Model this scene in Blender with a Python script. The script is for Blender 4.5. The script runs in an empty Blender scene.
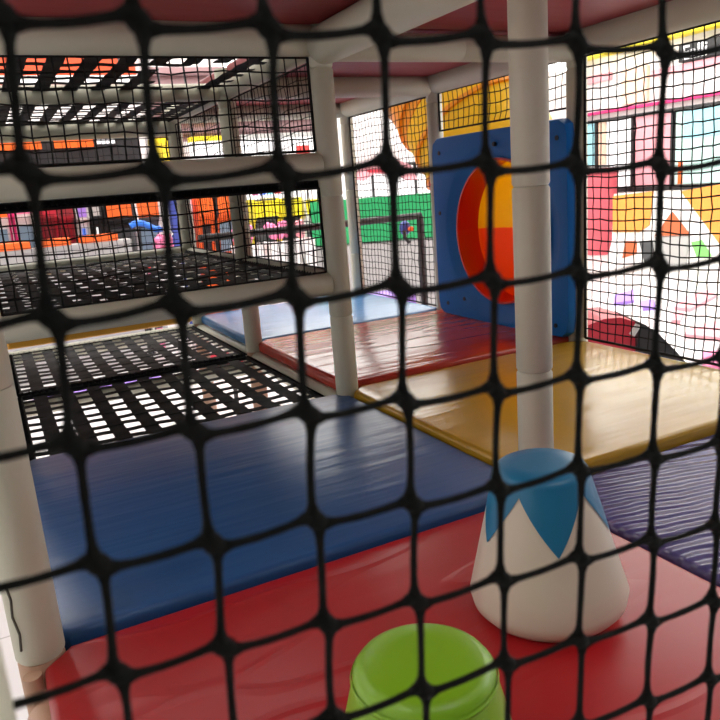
import bpy, bmesh, math, random
from mathutils import Vector, Matrix
random.seed(7)
sc = bpy.context.scene
COL = sc.collection
PI = math.pi
A, B = 1.2, 1.11                      # bay size of the play frame (x, y), metres; top of the mats is z = 0
FLOOR = -1.3                          # hall floor

# ------------------------------------------------------------------ camera
CAM = Vector((0.0445, -1.3662, 0.7918))
RV = Vector((0.88590, -0.45757, -0.07622)); UV = Vector((0.17455, 0.17658, 0.96869)); FV = Vector((0.42978, 0.87146, -0.23630))
FPX = 721.6
cd = bpy.data.cameras.new('camera'); cam = bpy.data.objects.new('camera', cd); COL.objects.link(cam)
cam.matrix_world = Matrix(((RV.x, UV.x, -FV.x, CAM.x), (RV.y, UV.y, -FV.y, CAM.y), (RV.z, UV.z, -FV.z, CAM.z), (0, 0, 0, 1)))
cd.sensor_width = 36; cd.lens = FPX / 720 * 36; cd.clip_start = 0.02; cd.clip_end = 200
cd.dof.use_dof = True; cd.dof.focus_distance = 1.7; cd.dof.aperture_fstop = cd.lens / 2.7   # 2.7 mm pupil
sc.camera = cam

def at(px, py, axis, val):
    "survey helper: where the line of sight through a pixel of the photograph meets the plane axis = val"
    v = FV + RV * ((px - 360) / FPX) + UV * ((360 - py) / FPX)
    return CAM + v * ((val - CAM[axis]) / v[axis])

# ------------------------------------------------------------------ materials
def mat(name, col, rough=0.5, spec=0.5, metal=0.0, coat=0.0, emit=None, es=0.0):
    m = bpy.data.materials.new(name); m.use_nodes = True
    b = m.node_tree.nodes['Principled BSDF']
    b.inputs['Base Color'].default_value = (*col, 1); b.inputs['Roughness'].default_value = rough
    b.inputs['Specular IOR Level'].default_value = spec; b.inputs['Metallic'].default_value = metal
    b.inputs['Coat Weight'].default_value = coat; b.inputs['Coat Roughness'].default_value = 0.15
    if emit:
        b.inputs['Emission Color'].default_value = (*emit, 1); b.inputs['Emission Strength'].default_value = es
    return m

def nd(m, t, **k):
    n = m.node_tree.nodes.new(t)
    for a, v in k.items(): setattr(n, a, v)
    return n

def bump_noise(m, scale, strength, dist, rot=0.0, stretch=(1, 1, 1), detail=3, extra=None):
    nt = m.node_tree; L = nt.links.new
    tc = nd(m, 'ShaderNodeTexCoord'); mp = nd(m, 'ShaderNodeMapping')
    mp.inputs['Rotation'].default_value = (0, 0, rot); mp.inputs['Scale'].default_value = stretch
    mp.vector_type = 'TEXTURE' if False else 'POINT'
    no = nd(m, 'ShaderNodeTexNoise'); no.inputs['Scale'].default_value = scale; no.inputs['Detail'].default_value = detail
    bp = nd(m, 'ShaderNodeBump'); bp.inputs['Strength'].default_value = strength; bp.inputs['Distance'].default_value = dist
    L(tc.outputs['Object'], mp.inputs['Vector']); L(mp.outputs['Vector'], no.inputs['Vector'])
    src = no.outputs['Fac']
    if extra:                                        # sparse creases: thin bright ridges of a second stretched noise
        s2, rot2, st2, amt = extra
        mp2 = nd(m, 'ShaderNodeMapping'); mp2.inputs['Rotation'].default_value = (0, 0, rot2); mp2.inputs['Scale'].default_value = st2
        n2 = nd(m, 'ShaderNodeTexNoise'); n2.inputs['Scale'].default_value = s2; n2.inputs['Detail'].default_value = 1
        a1 = nd(m, 'ShaderNodeMath', operation='SUBTRACT'); a1.inputs[1].default_value = 0.5
        a2 = nd(m, 'ShaderNodeMath', operation='ABSOLUTE')
        rp = nd(m, 'ShaderNodeMapRange'); rp.inputs['From Min'].default_value = 0.0; rp.inputs['From Max'].default_value = 0.035
        rp.inputs['To Min'].default_value = amt; rp.inputs['To Max'].default_value = 0.0
        ad = nd(m, 'ShaderNodeMath', operation='ADD')
        L(tc.outputs['Object'], mp2.inputs['Vector']); L(mp2.outputs['Vector'], n2.inputs['Vector'])
        L(n2.outputs['Fac'], a1.inputs[0]); L(a1.outputs[0], a2.inputs[0]); L(a2.outputs[0], rp.inputs['Value'])
        L(src, ad.inputs[0]); L(rp.outputs[0], ad.inputs[1]); src = ad.outputs[0]
    L(src, bp.inputs['Height']); L(bp.outputs['Normal'], nt.nodes['Principled BSDF'].inputs['Normal'])
    return m

def mottle(m, col, col2, scale=6, stretch=(1, 1, 1)):
    nt = m.node_tree; L = nt.links.new
    tc = nd(m, 'ShaderNodeTexCoord'); mp = nd(m, 'ShaderNodeMapping'); mp.inputs['Scale'].default_value = stretch
    no = nd(m, 'ShaderNodeTexNoise'); no.inputs['Scale'].default_value = scale; no.inputs['Detail'].default_value = 4
    mx = nd(m, 'ShaderNodeMix', data_type='RGBA'); mx.inputs[6].default_value = (*col, 1); mx.inputs[7].default_value = (*col2, 1)
    L(tc.outputs['Object'], mp.inputs['Vector']); L(mp.outputs['Vector'], no.inputs['Vector'])
    L(no.outputs['Fac'], mx.inputs[0]); L(mx.outputs[2], nt.nodes['Principled BSDF'].inputs['Base Color'])
    return m

def vinyl(name, col, rot, st=(1, 9, 1), scale=3.0, strength=0.35, rough=0.33, extra=None, dist=0.02):
    m = mat(name, col, rough, 0.5 if rough < .3 else .4)
    bump_noise(m, scale, strength, dist, rot, st, 2, extra)
    return m

M = {}
M['foam'] = bump_noise(mottle(mat('white_foam_sleeve', (.60, .60, .47), .5), (.58, .58, .45), (.66, .66, .54), 7), 60, .08, .004)
M['tan'] = mottle(mat('tan_cover', (.5, .3, .2), .5), (.46, .27, .17), (.58, .38, .26), 12)  # mottled tan for lower wraps, clamp fitting and front left deck beam
M['steel'] = mat('galvanised_pole', (.55, .54, .5), .35, .5, .8)
M['crack'] = mat('torn_foam', (.12, .11, .09), .9)
M['cord'] = bump_noise(mat('black_cord', (.006, .0065, .006), .8, .12), 700, .35, .0008)
M['finecord'] = mat('black_net_cord', (.012, .012, .012), .8, .2)
M['strap'] = bump_noise(mat('black_webbing', (.005, .005, .0055), .75, .15), 300, .4, .002)
M['red'] = vinyl('red_vinyl', (.37, .008, .012), .55, (1, 4, 1), 2.0, .14, .33, (1.6, .35, (1, 3.2, 1), .5))
M['blue'] = vinyl('blue_vinyl', (.018, .082, .24), .92, (1, 7, 1), 2.2, .2, .31)
M['yellow'] = vinyl('yellow_vinyl', (.50, .29, .022), .1, (1, 7, 1), 2.0, .17, .22)
M['orange'] = vinyl('orange_red_vinyl', (.52, .05, .03), -.1, (1, 7, 1), 2.4, .2, .2, (1.2, -.2, (1, 5, 1), .3))
M['sky'] = vinyl('light_blue_vinyl', (.07, .25, .55), .2, (1, 10, 1), 2.0, .25, .25)
M['ochre'] = vinyl('ochre_vinyl', (.55, .28, .03), .1, (1, 8, 1), 2.0, .3, .4)
m = mat('purple_vinyl', (.085, .075, .22), .27); M['purple'] = m                      # regular parallel wrinkles
tc = nd(m, 'ShaderNodeTexCoord'); mp = nd(m, 'ShaderNodeMapping'); wv = nd(m, 'ShaderNodeTexWave'); bp = nd(m, 'ShaderNodeBump')
mp.inputs['Rotation'].default_value = (0, 0, .25)
wv.bands_direction = 'Y'; wv.inputs['Scale'].default_value = 8.5; wv.inputs['Distortion'].default_value = 2.2; wv.inputs['Detail'].default_value = 1
bp.inputs['Strength'].default_value = .5; bp.inputs['Distance'].default_value = .012
l = m.node_tree.links.new
l(tc.outputs['Object'], mp.inputs[0]); l(mp.outputs[0], wv.inputs[0]); l(wv.outputs['Fac'], bp.inputs['Height']); l(bp.outputs[0], m.node_tree.nodes['Principled BSDF'].inputs['Normal'])
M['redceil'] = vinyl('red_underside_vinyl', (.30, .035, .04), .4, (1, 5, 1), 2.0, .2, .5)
M['panelblue'] = bump_noise(mottle(mat('blue_moulded_plastic', (.002, .14, .50), .42, .2), (.002, .13, .48), (.003, .155, .54), 4), 40, .05, .004)
M['bolt'] = mat('dark_bolt', (.03, .035, .05), .4, .5, .6)
M['slidered'] = mat('red_moulded_plastic', (.62, .015, .015), .3)
def glow_plastic(name, col, t=.45):
    m = mat(name, col, .3); nt = m.node_tree
    tr = nd(m, 'ShaderNodeBsdfTranslucent'); tr.inputs[0].default_value = (*col, 1)
    mx = nd(m, 'ShaderNodeMixShader'); mx.inputs[0].default_value = t
    out = nt.nodes['Material Output']; p = nt.nodes['Principled BSDF']
    nt.links.new(p.outputs[0], mx.inputs[1]); nt.links.new(tr.outputs[0], mx.inputs[2]); nt.links.new(mx.outputs[0], out.inputs[0])
    return m
M['slideyellow'] = glow_plastic('yellow_translucent_plastic', (.95, .66, .01))
M['slideorange'] = glow_plastic('orange_translucent_plastic', (.95, .20, .01))
M['tubeorange'] = glow_plastic('amber_translucent_plastic', (.85, .36, .01), .4)
M['stoolwhite'] = bump_noise(mat('cream_vinyl', (.66, .60, .49), .36), 5, .15, .01)
M['stoolblue'] = bump_noise(mat('teal_blue_vinyl', (.012, .17, .34), .34), 8, .15, .006)
M['stoolgreen'] = bump_noise(mat('lime_green_vinyl', (.20, .42, .012), .33), 6, .15, .006)
def plain(name, *a, **k):
    M[name] = mottle(mat(name, *a, **k), a[0], tuple(min(1, c * 1.12) for c in a[0]), 5); return M[name]
plain('white', (.85, .84, .83), .4); plain('black', (.015, .015, .017), .5); plain('darkgrey', (.06, .065, .07), .5)
plain('grey', (.42, .42, .41), .6); plain('pink', (.85, .22, .42), .5); plain('magenta', (.6, .02, .16), .5)
plain('crimson', (.42, .015, .035), .45); plain('maroon', (.25, .02, .03), .45); plain('hotorange', (.85, .14, .02), .45)
plain('brightyellow', (.9, .75, .02), .45); plain('navy', (.05, .08, .35), .45); plain('blueplastic', (.02, .16, .65), .4)
plain('green', (.02, .36, .12), .5); plain('tile', (.78, .76, .75), .25); plain('wallwhite', (.82, .80, .79), .6)
plain('mauve', (.33, .20, .21), .6); plain('mauvedark', (.15, .08, .085), .6); plain('cyan', (.35, .75, .85), .4)
plain('mint', (.55, .85, .8), .4); plain('peach', (.85, .6, .45), .5); plain('rose', (.8, .35, .40), .5)
plain('apricot', (.78, .30, .05), .5); plain('rust', (.5, .12, .04), .6); plain('leafgreen', (.2, .6, .15), .6)
plain('violet', (.35, .2, .7), .5); plain('coral', (.6, .10, .13), .5)
def lit(name, col, s):
    M[name] = mat(name, (col[0] * .4, col[1] * .4, col[2] * .4), .4, emit=col, es=s); return M[name]
lit('lamp', (1, .99, .94), 9.0); lit('glare_glow', (.99, 1, .955), 6.6); lit('litwhite', (1, .97, .97), 1.6); lit('litorange', (1, .16, .02), 1.0); lit('lityellow', (1, .75, .05), 1.0)
lit('litpink', (1, .25, .5), .8); lit('litblue', (.1, .25, 1), .9); lit('litscreen', (.25, .35, .45), .5); lit('litcyan', (.3, .85, 1), .9)
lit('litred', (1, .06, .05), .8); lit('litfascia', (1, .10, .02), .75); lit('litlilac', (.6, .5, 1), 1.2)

# ------------------------------------------------------------------ mesh helpers
def link(name, bm, m, parent=None, smooth=False, mats=None):
    me = bpy.data.meshes.new(name)
    if parent is not None:
        off = parent.matrix_world.translation if False else wloc(parent)
        bmesh.ops.translate(bm, vec=-off, verts=bm.verts)
    bmesh.ops.recalc_face_normals(bm, faces=bm.faces)
    bm.to_mesh(me); bm.free()
    for mm in (mats or [m]): me.materials.append(mm)
    if smooth:
        for p in me.polygons: p.use_smooth = True
        if smooth != 'all': me.set_sharp_from_angle(angle=math.radians(40))
    o = bpy.data.objects.new(name, me); COL.objects.link(o)
    if parent is not None: o.parent = parent
    return o
def wloc(o):
    v = Vector(o.location)
    while o.parent: o = o.parent; v += Vector(o.location)
    return v
def tag(o, label, cat, group=None, kind=None):
    o['label'] = label; o['category'] = cat
    if group: o['group'] = group
    if kind: o['kind'] = kind
    return o
def thing(name, label, cat, loc=(0, 0, 0), group=None):
    o = bpy.data.objects.new(name, None); COL.objects.link(o); o.location = loc; o.empty_display_size = .1
    return tag(o, label, cat, group)
def struct(name, bm, m, label, cat):
    o = link(name, bm, m); o['kind'] = 'structure'; o['label'] = label; o['category'] = cat; return o

def box(bm, lo, hi, bev=0.0, seg=2):
    lo, hi = Vector(lo), Vector(hi)
    r = bmesh.ops.create_cube(bm, size=1)
    vs = r['verts']; c = (lo + hi) / 2; s = hi - lo
    for v in vs: v.co = Vector((v.co.x * s.x, v.co.y * s.y, v.co.z * s.z)) + c
    if bev:
        es = list({e for v in vs for e in v.link_edges})
        bmesh.ops.bevel(bm, geom=es, offset=bev, segments=seg, affect='EDGES', profile=.5)
    return bm
def bx(lo, hi, bev=0.0): return box(bmesh.new(), lo, hi, bev)

def frame_of(d):
    d = d.normalized(); h = Vector((0, 0, 1)) if abs(d.z) < .9 else Vector((1, 0, 0))
    u = d.cross(h).normalized(); return u, u.cross(d).normalized()
def tube(bm, pts, r, sides=12, caps=True, radii=None):
    pts = [Vector(p) for p in pts]; n = len(pts); rings = []
    u = None
    for i, p in enumerate(pts):
        d = (pts[min(i + 1, n - 1)] - pts[max(i - 1, 0)])
        if u is None: u, v = frame_of(d)
        else:
            d.normalize(); u = (u - d * u.dot(d)).normalized(); v = u.cross(d)
        rr = radii[i] if radii else r
        rings.append([bm.verts.new(p + (u * math.cos(2 * PI * k / sides) + v * math.sin(2 * PI * k / sides)) * rr) for k in range(sides)])
    for a, b in zip(rings, rings[1:]):
        for k in range(sides): bm.faces.new((a[k], a[(k + 1) % sides], b[(k + 1) % sides], b[k]))
    if caps: bm.faces.new(rings[0][::-1]); bm.faces.new(rings[-1])
    return bm
def lathe(bm, prof, c, n=48, cap0=True, cap1=True):
    c = Vector(c); rings = []
    for r, z in prof:
        rings.append([bm.verts.new(c + Vector((r * math.cos(2 * PI * k / n), r * math.sin(2 * PI * k / n), z))) for k in range(n)])
    for a, b in zip(rings, rings[1:]):
        for k in range(n): bm.faces.new((a[k], a[(k + 1) % n], b[(k + 1) % n], b[k]))
    if cap0: bm.faces.new(rings[0][::-1])
    if cap1: bm.faces.new(rings[-1])
    return bm
def prism(bm, poly, vec):
    "extrude a 3-D polygon by vec"
    vec = Vector(vec); a = [bm.verts.new(Vector(p)) for p in poly]; b = [bm.verts.new(Vector(p) + vec) for p in poly]
    n = len(a); bm.faces.new(a[::-1]); bm.faces.new(b)
    for k in range(n): bm.faces.new((a[k], a[(k + 1) % n], b[(k + 1) % n], b[k]))
    return bm
def J(i, j, z=0.0): return Vector((i * A, j * B, z))

# ------------------------------------------------------------------ posts and beams
PR = .044
def sleeve(p, q, r):
    p, q = Vector(p), Vector(q); d = (q - p).normalized(); L = (q - p).length; e = .006
    return tube(bmesh.new(), [p, p + d * e, q - d * e, q], r, 24, True, [r - .004, r, r, r - .004])
def post(i, j, label, top=1.38, seams=(.31, .757, 1.2), bottom=FLOOR, dx=0.0, foam_bottom=-.02):
    c = J(i, j) + Vector((dx, 0, 0))
    t = thing('padded_post', label, 'post', (c.x, c.y, bottom), 'padded posts of the play frame')
    link('steel_pole', tube(bmesh.new(), [c + Vector((0, 0, bottom)), c + Vector((0, 0, top))], .024, 16), M['steel'], t, True)
    zs = [foam_bottom] + [s for s in seams if foam_bottom < s < top] + [top]
    for a, b in zip(zs, zs[1:]):
        link('foam_sleeve', sleeve(c + Vector((0, 0, a)), c + Vector((0, 0, b - .0008)), PR), M['foam'], t, True)
    link('lower_wrap', sleeve(c + Vector((0, 0, bottom + .01)), c + Vector((0, 0, foam_bottom - .001)), PR - .002), M['tan'], t, True)
    return t
post(1, 0, 'white padded post standing behind the white and blue stool', seams=(.31, .757, 1.2))
p00 = post(0, 0, 'thick white padded post with torn foam at the near left corner of blue mat', seams=(.5, .9))
bm = bmesh.new()                                                    # the tear in the foam of that post
tear = [(-.6, .015), (-.4, .05), (-.75, .085), (-.55, .12), (-.8, .15)]
for (a0, z0), (a1, z1) in zip(tear, tear[1:]):
    c = J(0, 0); az = math.radians(-115)
    tube(bm, [c + Vector((math.cos(az + a0 * .5) * .0445, math.sin(az + a0 * .5) * .0445, z0)), c + Vector((math.cos(az + a1 * .5) * .0445, math.sin(az + a1 * .5) * .0445, z1))], .0025, 6)
link('foam_tear', bm, M['crack'], p00)
bm = bmesh.new(); c = J(0, 0)
tube(bm, [c + Vector((-.02, -.05, -.075)), c + Vector((-.02, -.05, -.03))], .017, 14)
tube(bm, [c + Vector((-.02, -.04, -.085)), c + Vector((-.02, -.06, -.085))], .008, 10)
link('clamp_fitting', bm, M['tan'], p00, True)
post(1, 1, 'white padded post at the meeting of blue, orange and yellow mats')
post(1, 2, 'short looking white padded post between light blue mat and black webbing', seams=(.3, .75, 1.2))
post(1, 3, 'white padded post at the far right corner of the webbing tower')
post(2, 1, 'white padded post at the front edge of the blue crawl panel')
post(2, 2, 'greyish padded post at the far edge of the blue crawl panel')
post(2, 3, 'far white padded post at the back corner of the light blue mat')
post(0, 1, 'white padded post at the front left corner of the webbing tower')
post(0, 2, 'white padded post halfway along the left side of the webbing tower')
post(0, 3, 'white padded post at the far left corner of the webbing tower')
post(2, 0, 'white padded post at the outer corner of the purple and yellow mats')
post(0, -1, 'blurred pale post edge at the bottom left, holding the front net', dx=-.0195)

def beam(p, q, r, label, m='foam', trim=PR, n=1):
    p, q = Vector(p), Vector(q); d = (q - p).normalized(); p += d * (trim - .006); q -= d * (trim - .006)
    t = thing('padded_beam', label, 'beam', p, 'padded beams of the play frame')
    link('steel_pole', tube(bmesh.new(), [p, q], .022, 12), M['steel'], t, True)
    for k in range(n):
        link('foam_sleeve', sleeve(p + (q - p) * (k / n), p + (q - p) * ((k + 1) / n), r), M[m], t, True)
ZT = 1.292
beam(J(0, 1, ZT), J(1, 1, ZT), .056, 'thick white padded beam across the top front of the webbing tower', n=2)
beam(J(1, 1, ZT - .02), J(2, 1, ZT - .02), .05, 'white overhead beam from tower corner post towards the blue crawl panel', n=2)
beam(J(0, 2, 1.274), J(1, 2, 1.274), .04, 'overhead padded beam between the two ceiling webbing nets')
beam(J(1, 2, ZT), J(2, 2, ZT), .056, 'mauve shaded overhead beam behind the red ceiling pad')
beam(J(0, 3, 1.22), J(1, 3, 1.22), .05, 'overhead padded beam at the far end of the webbing tower')
beam(J(1, 3, ZT), J(2, 3, ZT), .05, 'far overhead beam above the back edge of the light blue mat')
beam(J(1, 0, 1.27), J(1, 1, 1.27), .066, 'overhead white beam running from the tower corner post to the post behind the stool', n=2)
beam(J(1, 1, ZT), J(1, 3, ZT), .05, 'overhead beam along the right side of the webbing tower', n=2)
beam(J(2, 0, 1.31), J(2, 1, 1.31), .07, 'broad overhead beam along the top of the right hand net', n=1)
beam(J(2, 1, 1.31), J(2, 3, 1.31), .066, 'overhead beam above the blue crawl panel', n=2)
beam(J(0, 1, .866), J(1, 1, .866), .048, 'white padded beam at the middle height of the webbing tower front', n=2)
beam(J(0, 1, .436), J(1, 1, .436), .043, 'lowest white padded beam across the webbing tower front', n=2)
beam(J(0, 3, .45), J(1, 3, .45), .04, 'tan padded beam at the far edge of the middle webbing floor')
beam(J(1, 1, .436), J(1, 2, .436), .043, 'padded beam along the right edge of the middle webbing floor, near half')
beam(J(1, 2, .436), J(1, 3, .436), .043, 'padded beam along the right edge of the middle webbing floor, far half')
ZD = -.10
beam(J(0, 0, ZD), J(0, 1, ZD), .043, 'deck beam under the left edge of the blue mat')
beam(J(0, 1, -.07), J(0, 2, -.07), .043, 'white deck beam along the left edge of the near lower webbing')
beam(J(0, 2, -.07), J(0, 3, -.07), .043, 'white deck beam along the left edge of the far lower webbing')
beam(J(1, 1, -.062), J(1, 2, -.062), .043, 'tan deck beam below the orange mat beside the webbing')
beam(J(1, 2, -.064), J(1, 3, -.064), .043, 'tan deck beam below the light blue mat beside the webbing')
beam(J(0, 3, -.062), J(1, 3, -.062), .043, 'pinkish deck beam behind the far lower webbing')
beam(J(0, 2, -.105), J(1, 2, -.105), .035, 'deck beam under the join of the two lower webbings')
beam(J(0, 0, ZD) - Vector((0, .05, 0)), J(0, -1, ZD), .043, 'tan deck beam below the left edge of the front red mat', 'tan')
for (i0, j0, i1, j1, lb) in ((0, 0, 1, 0, 'deck beam hidden under the seam of red and blue mats'), (1, 0, 2, 0, 'deck beam hidden under the seam of purple and yellow mats'),
                             (0, 1, 1, 1, 'deck beam under the far edge of the blue mat'), (1, 1, 2, 1, 'deck beam under the seam of yellow and orange mats'),
                             (1, 2, 2, 2, 'deck beam under the seam of orange and light blue mats'), (1, 3, 2, 3, 'deck beam under the far edge of the light blue mat'),
                             (2, 0, 2, 1, 'deck beam under the right edge of the yellow mat'), (2, 1, 2, 2, 'deck beam under the blue crawl panel'),
                             (2, 2, 2, 3, 'deck beam under the right edge of the light blue mat'), (1, 0, 1, 1, 'deck beam under the seam of blue and yellow mats')):
    beam(J(i0, j0, ZD), J(i1, j1, ZD), .043, lb)

# ------------------------------------------------------------------ mats
def floor_mat(i, j, m, label, top=0.0, th=.055, name='floor_mat', ext=(0, 0, 0, 0), ch=.05, cat='mat', group='floor mats of the play deck'):
    x0, x1, y0, y1 = i * A + .003 + ext[0], (i + 1) * A - .003 + ext[1], j * B + .003 + ext[2], (j + 1) * B - .003 + ext[3]
    poly = [(x0 + ch, y0), (x1 - ch, y0), (x1, y0 + ch), (x1, y1 - ch), (x1 - ch, y1), (x0 + ch, y1), (x0, y1 - ch), (x0, y0 + ch)]
    bm = bmesh.new(); prism(bm, [(x, y, top - th) for x, y in poly], (0, 0, th))
    es = [e for e in bm.edges if abs(e.verts[0].co.z - e.verts[1].co.z) < 1e-6]
    bmesh.ops.bevel(bm, geom=es, offset=.016, segments=4, affect='EDGES', profile=.5)
    o = link(name, bm, M[m], None, True)
    return tag(o, label, cat, group)
floor_mat(0, -1, 'red', 'large red vinyl mat in front, carrying both foam stools', -.018, ext=(-.002, 0, 0, 0))
floor_mat(0, 0, 'blue', 'deep blue vinyl mat between the red mat and black webbing', 0.0, ext=(0, 0, 0, .03))
floor_mat(1, -1, 'purple', 'purple vinyl mat with parallel wrinkles, right of the red mat', -.012)
floor_mat(1, 0, 'yellow', 'yellow vinyl mat right of the padded post behind the stool', .02)
floor_mat(1, 1, 'orange', 'orange red vinyl mat in front of the blue crawl panel', .036, .06, ext=(0, 0, 0, -.012))
floor_mat(1, 2, 'sky', 'light blue vinyl mat at the far end behind the orange mat', .034, .055, ext=(0, 0, .012, 0))
floor_mat(0, 3, 'ochre', 'thin strip of ochre mat beyond the far lower webbing', .04, .055, ext=(0, 0, .05, 0))
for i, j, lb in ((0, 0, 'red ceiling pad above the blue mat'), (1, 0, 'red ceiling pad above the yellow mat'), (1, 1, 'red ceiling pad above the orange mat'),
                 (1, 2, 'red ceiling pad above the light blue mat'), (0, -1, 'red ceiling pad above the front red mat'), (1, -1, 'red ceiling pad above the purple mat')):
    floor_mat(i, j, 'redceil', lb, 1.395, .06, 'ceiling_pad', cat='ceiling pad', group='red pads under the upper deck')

# ------------------------------------------------------------------ webbing floors
def webbing(o0, nx, ny, label, lx=A, ly=B, z=0.0, hole=None, sag=.012, w=.05, inset=.06, name='webbing_floor', lace=True, wy_=None, rope=.011):
    bm = bmesh.new(); x0, y0 = o0
    iy = min(inset, .05); X0, X1, Y0, Y1 = x0 + inset, x0 + lx - inset, y0 + iy, y0 + ly - iy
    def zz(x, y):
        u = (x - X0) / (X1 - X0); v = (y - Y0) / (Y1 - Y0)
        return z - sag * 16 * u * (1 - u) * v * (1 - v)
    def strip(p, q, side, ph, w):
        n = 44; prev = None
        for k in range(n + 1):
            t = k / n; c = Vector(p).lerp(Vector(q), t)
            keep = not (hole and hole(c.x, c.y))
            zc = zz(c.x, c.y) + .0022 * math.sin(2 * PI * (t * n / 8) + ph)
            row = [bm.verts.new((c.x + side[0] * s, c.y + side[1] * s, zc + dz)) for s, dz in ((-w / 2, -.0012), (w / 2, -.0012), (w / 2, .0012), (-w / 2, .0012))] if keep else None
            if row and prev:
                for a in range(4): bm.faces.new((prev[a], prev[(a + 1) % 4], row[(a + 1) % 4], row[a]))
            prev = row
    for k in range(nx):
        x = X0 + (k + .5) * (X1 - X0) / nx; strip((x, Y0 - .02, 0), (x, Y1 + .02, 0), (1, 0), PI * (k % 2), w)
    for k in range(ny):
        y = Y0 + (k + .5) * (Y1 - Y0) / ny; strip((X0 - .02, y, 0), (X1 + .02, y, 0), (0, 1), PI * (k % 2), wy_ or w)
    t = thing(name, label, 'webbing', (x0 + lx / 2, y0 + ly / 2, z), 'black webbing floors of the tower')
    link('strap_weave', bm, M['strap'], t)
    bm = bmesh.new(); e = .025
    ring = [(X0 - e, Y0 - e), (X1 + e, Y0 - e), (X1 + e, Y1 + e), (X0 - e, Y1 + e), (X0 - e, Y0 - e)]
    for a, b in zip(ring, ring[1:]): tube(bm, [(*a, z), (*b, z)], rope, 8)
    link('border_rope', bm, M['strap'], t, True)
    if lace:                                                         # zigzag cord that ties the web to the beams
        bm = bmesh.new()
        for a, b, out in zip(ring, ring[1:], ((0, -1), (1, 0), (0, 1), (-1, 0))):
            L = (Vector(b) - Vector(a)).length; n = int(L / .028); pts = []
            for k in range(n * 2 + 1):
                p = Vector(a).lerp(Vector(b), k / (2 * n)); d = .0 if k % 2 else .026
                pts.append((p.x + out[0] * d, p.y + out[1] * d, z + (.012 if k % 2 else -.004)))
            tube(bm, pts, .0045, 5)
        link('lacing_cord', bm, M['strap'], t)
    return t
webbing((0, B), 9, 10, 'black webbing floor just behind the blue mat', z=-.045, w=.058, wy_=.04, inset=.08)
webbing((0, 2 * B), 9, 10, 'far half of the lower black webbing floor', z=-.04, sag=.015, w=.06, wy_=.048, inset=.08)
webbing((0, B), 13, 22, 'middle black webbing floor inside the tower', z=.452, ly=2 * B, sag=.012, w=.05, wy_=.058)
webbing((0, B), 13, 24, 'thin dark webbing floor seen edge on from below', z=.803, ly=2 * B, sag=.014, w=.075, rope=.017)
def hole(x, y):
    return (x > .72 + .25 * (y - 1.6)) and y > 1.50 + .06 * (1.2 - x) and (y < 2.10 if x < 1.02 else y < 2.10 - (x - 1.02) * .2) and x < 1.08
webbing((0, B), 9, 7, 'near ceiling webbing with a large climbing hole at its right', z=1.285, hole=hole, sag=.006, w=.06, wy_=.05)
webbing((0, 2 * B), 10, 8, 'far ceiling webbing at the back of the tower', z=1.26, sag=.006, w=.055, wy_=.045)

# ------------------------------------------------------------------ nets (45 mm mesh)
def net(o, U, V, lu, lv, label, cell=.045, r=.0016, name='safety_net', seed=1, knots=True, sagn=.004):
    rnd = random.Random(seed); o, U, V = Vector(o), Vector(U).normalized(), Vector(V).normalized(); N = U.cross(V)
    nu, nv = max(1, round(lu / cell)), max(1, round(lv / cell)); cu, cv = lu / nu, lv / nv
    P = {}
    ph = rnd.random() * 6
    for a in range(nu + 1):
        for b in range(nv + 1):
            e = 0 if a in (0, nu) or b in (0, nv) else 1
            s = math.sin(PI * a / nu) * math.sin(PI * b / nv)
            P[a, b] = o + U * (a * cu + e * rnd.gauss(0, .0015)) + V * (b * cv + e * (rnd.gauss(0, .0015) + .004 * math.sin(a * .7 + ph) - .008 * s)) + N * (s * sagn * 4 + e * rnd.gauss(0, .002))
    bm = bmesh.new()
    for b in range(1, nv): tube(bm, [P[a, b] for a in range(nu + 1)], r, 4, False)
    for a in range(1, nu): tube(bm, [P[a, b] for b in range(nv + 1)], r, 4, False)
    if knots:
        for a in range(1, nu):
            for b in range(1, nv):
                p = P[a, b]; k = r * 2.1
                vs = [bm.verts.new(p + d) for d in (U * k, V * k, -U * k, -V * k, N * k, -N * k)]
                for i in range(4):
                    bm.faces.new((vs[i], vs[(i + 1) % 4], vs[4])); bm.faces.new((vs[(i + 1) % 4], vs[i], vs[5]))
    t = thing(name, label, 'net', o, 'fine black safety nets of the play frame')
    link('mesh_cords', bm, M['finecord'], t)
    bm = bmesh.new()
    ring = [P[0, 0], P[nu, 0], P[nu, nv], P[0, nv], P[0, 0]]
    for a, b in zip(ring, ring[1:]): tube(bm, [a, b], r * 2, 6)
    link('border_cord', bm, M['finecord'], t)
    return t
X, Y, Z = (1, 0, 0), (0, 1, 0), (0, 0, 1)
g = PR + .004
net((g, B, .92), X, Z, A - 2 * g, .315, 'fine net across the upper front opening of the webbing tower', r=.0026, seed=3)
net((g, B, .48), X, Z, A - 2 * g, .31, 'fine net across the lower front opening of the webbing tower', r=.0026, seed=4)
net((A, B + g, .482), Y, Z, B - 2 * g, .75, 'fine net on the right side of the tower, near bay', seed=5)
net((A, 2 * B + g, .482), Y, Z, B - 2 * g, .75, 'fine net on the right side of the tower, far bay', seed=6)
net((g, 3 * B, .492), X, Z, A - 2 * g, .67, 'fine net closing the far end of the webbing tower', seed=7)
net((0, B + g, .0), Y, Z, B - 2 * g, 1.24, 'fine net on the left side of the tower, near bay', seed=8)
net((0, 2 * B + g, .0), Y, Z, B - 2 * g, 1.24, 'fine net on the left side of the tower, far bay', seed=9)
net((2 * A, g, .03), Y, Z, B - 2 * g, 1.21, 'fine net to the right of the blue crawl panel, facing the bright hall', r=.0030, seed=10)
net((2 * A, 2 * B + g, .04), Y, Z, B - 2 * g, 1.2, 'fine net behind the light blue mat, in front of the green barrier', r=.0024, seed=11)
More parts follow.
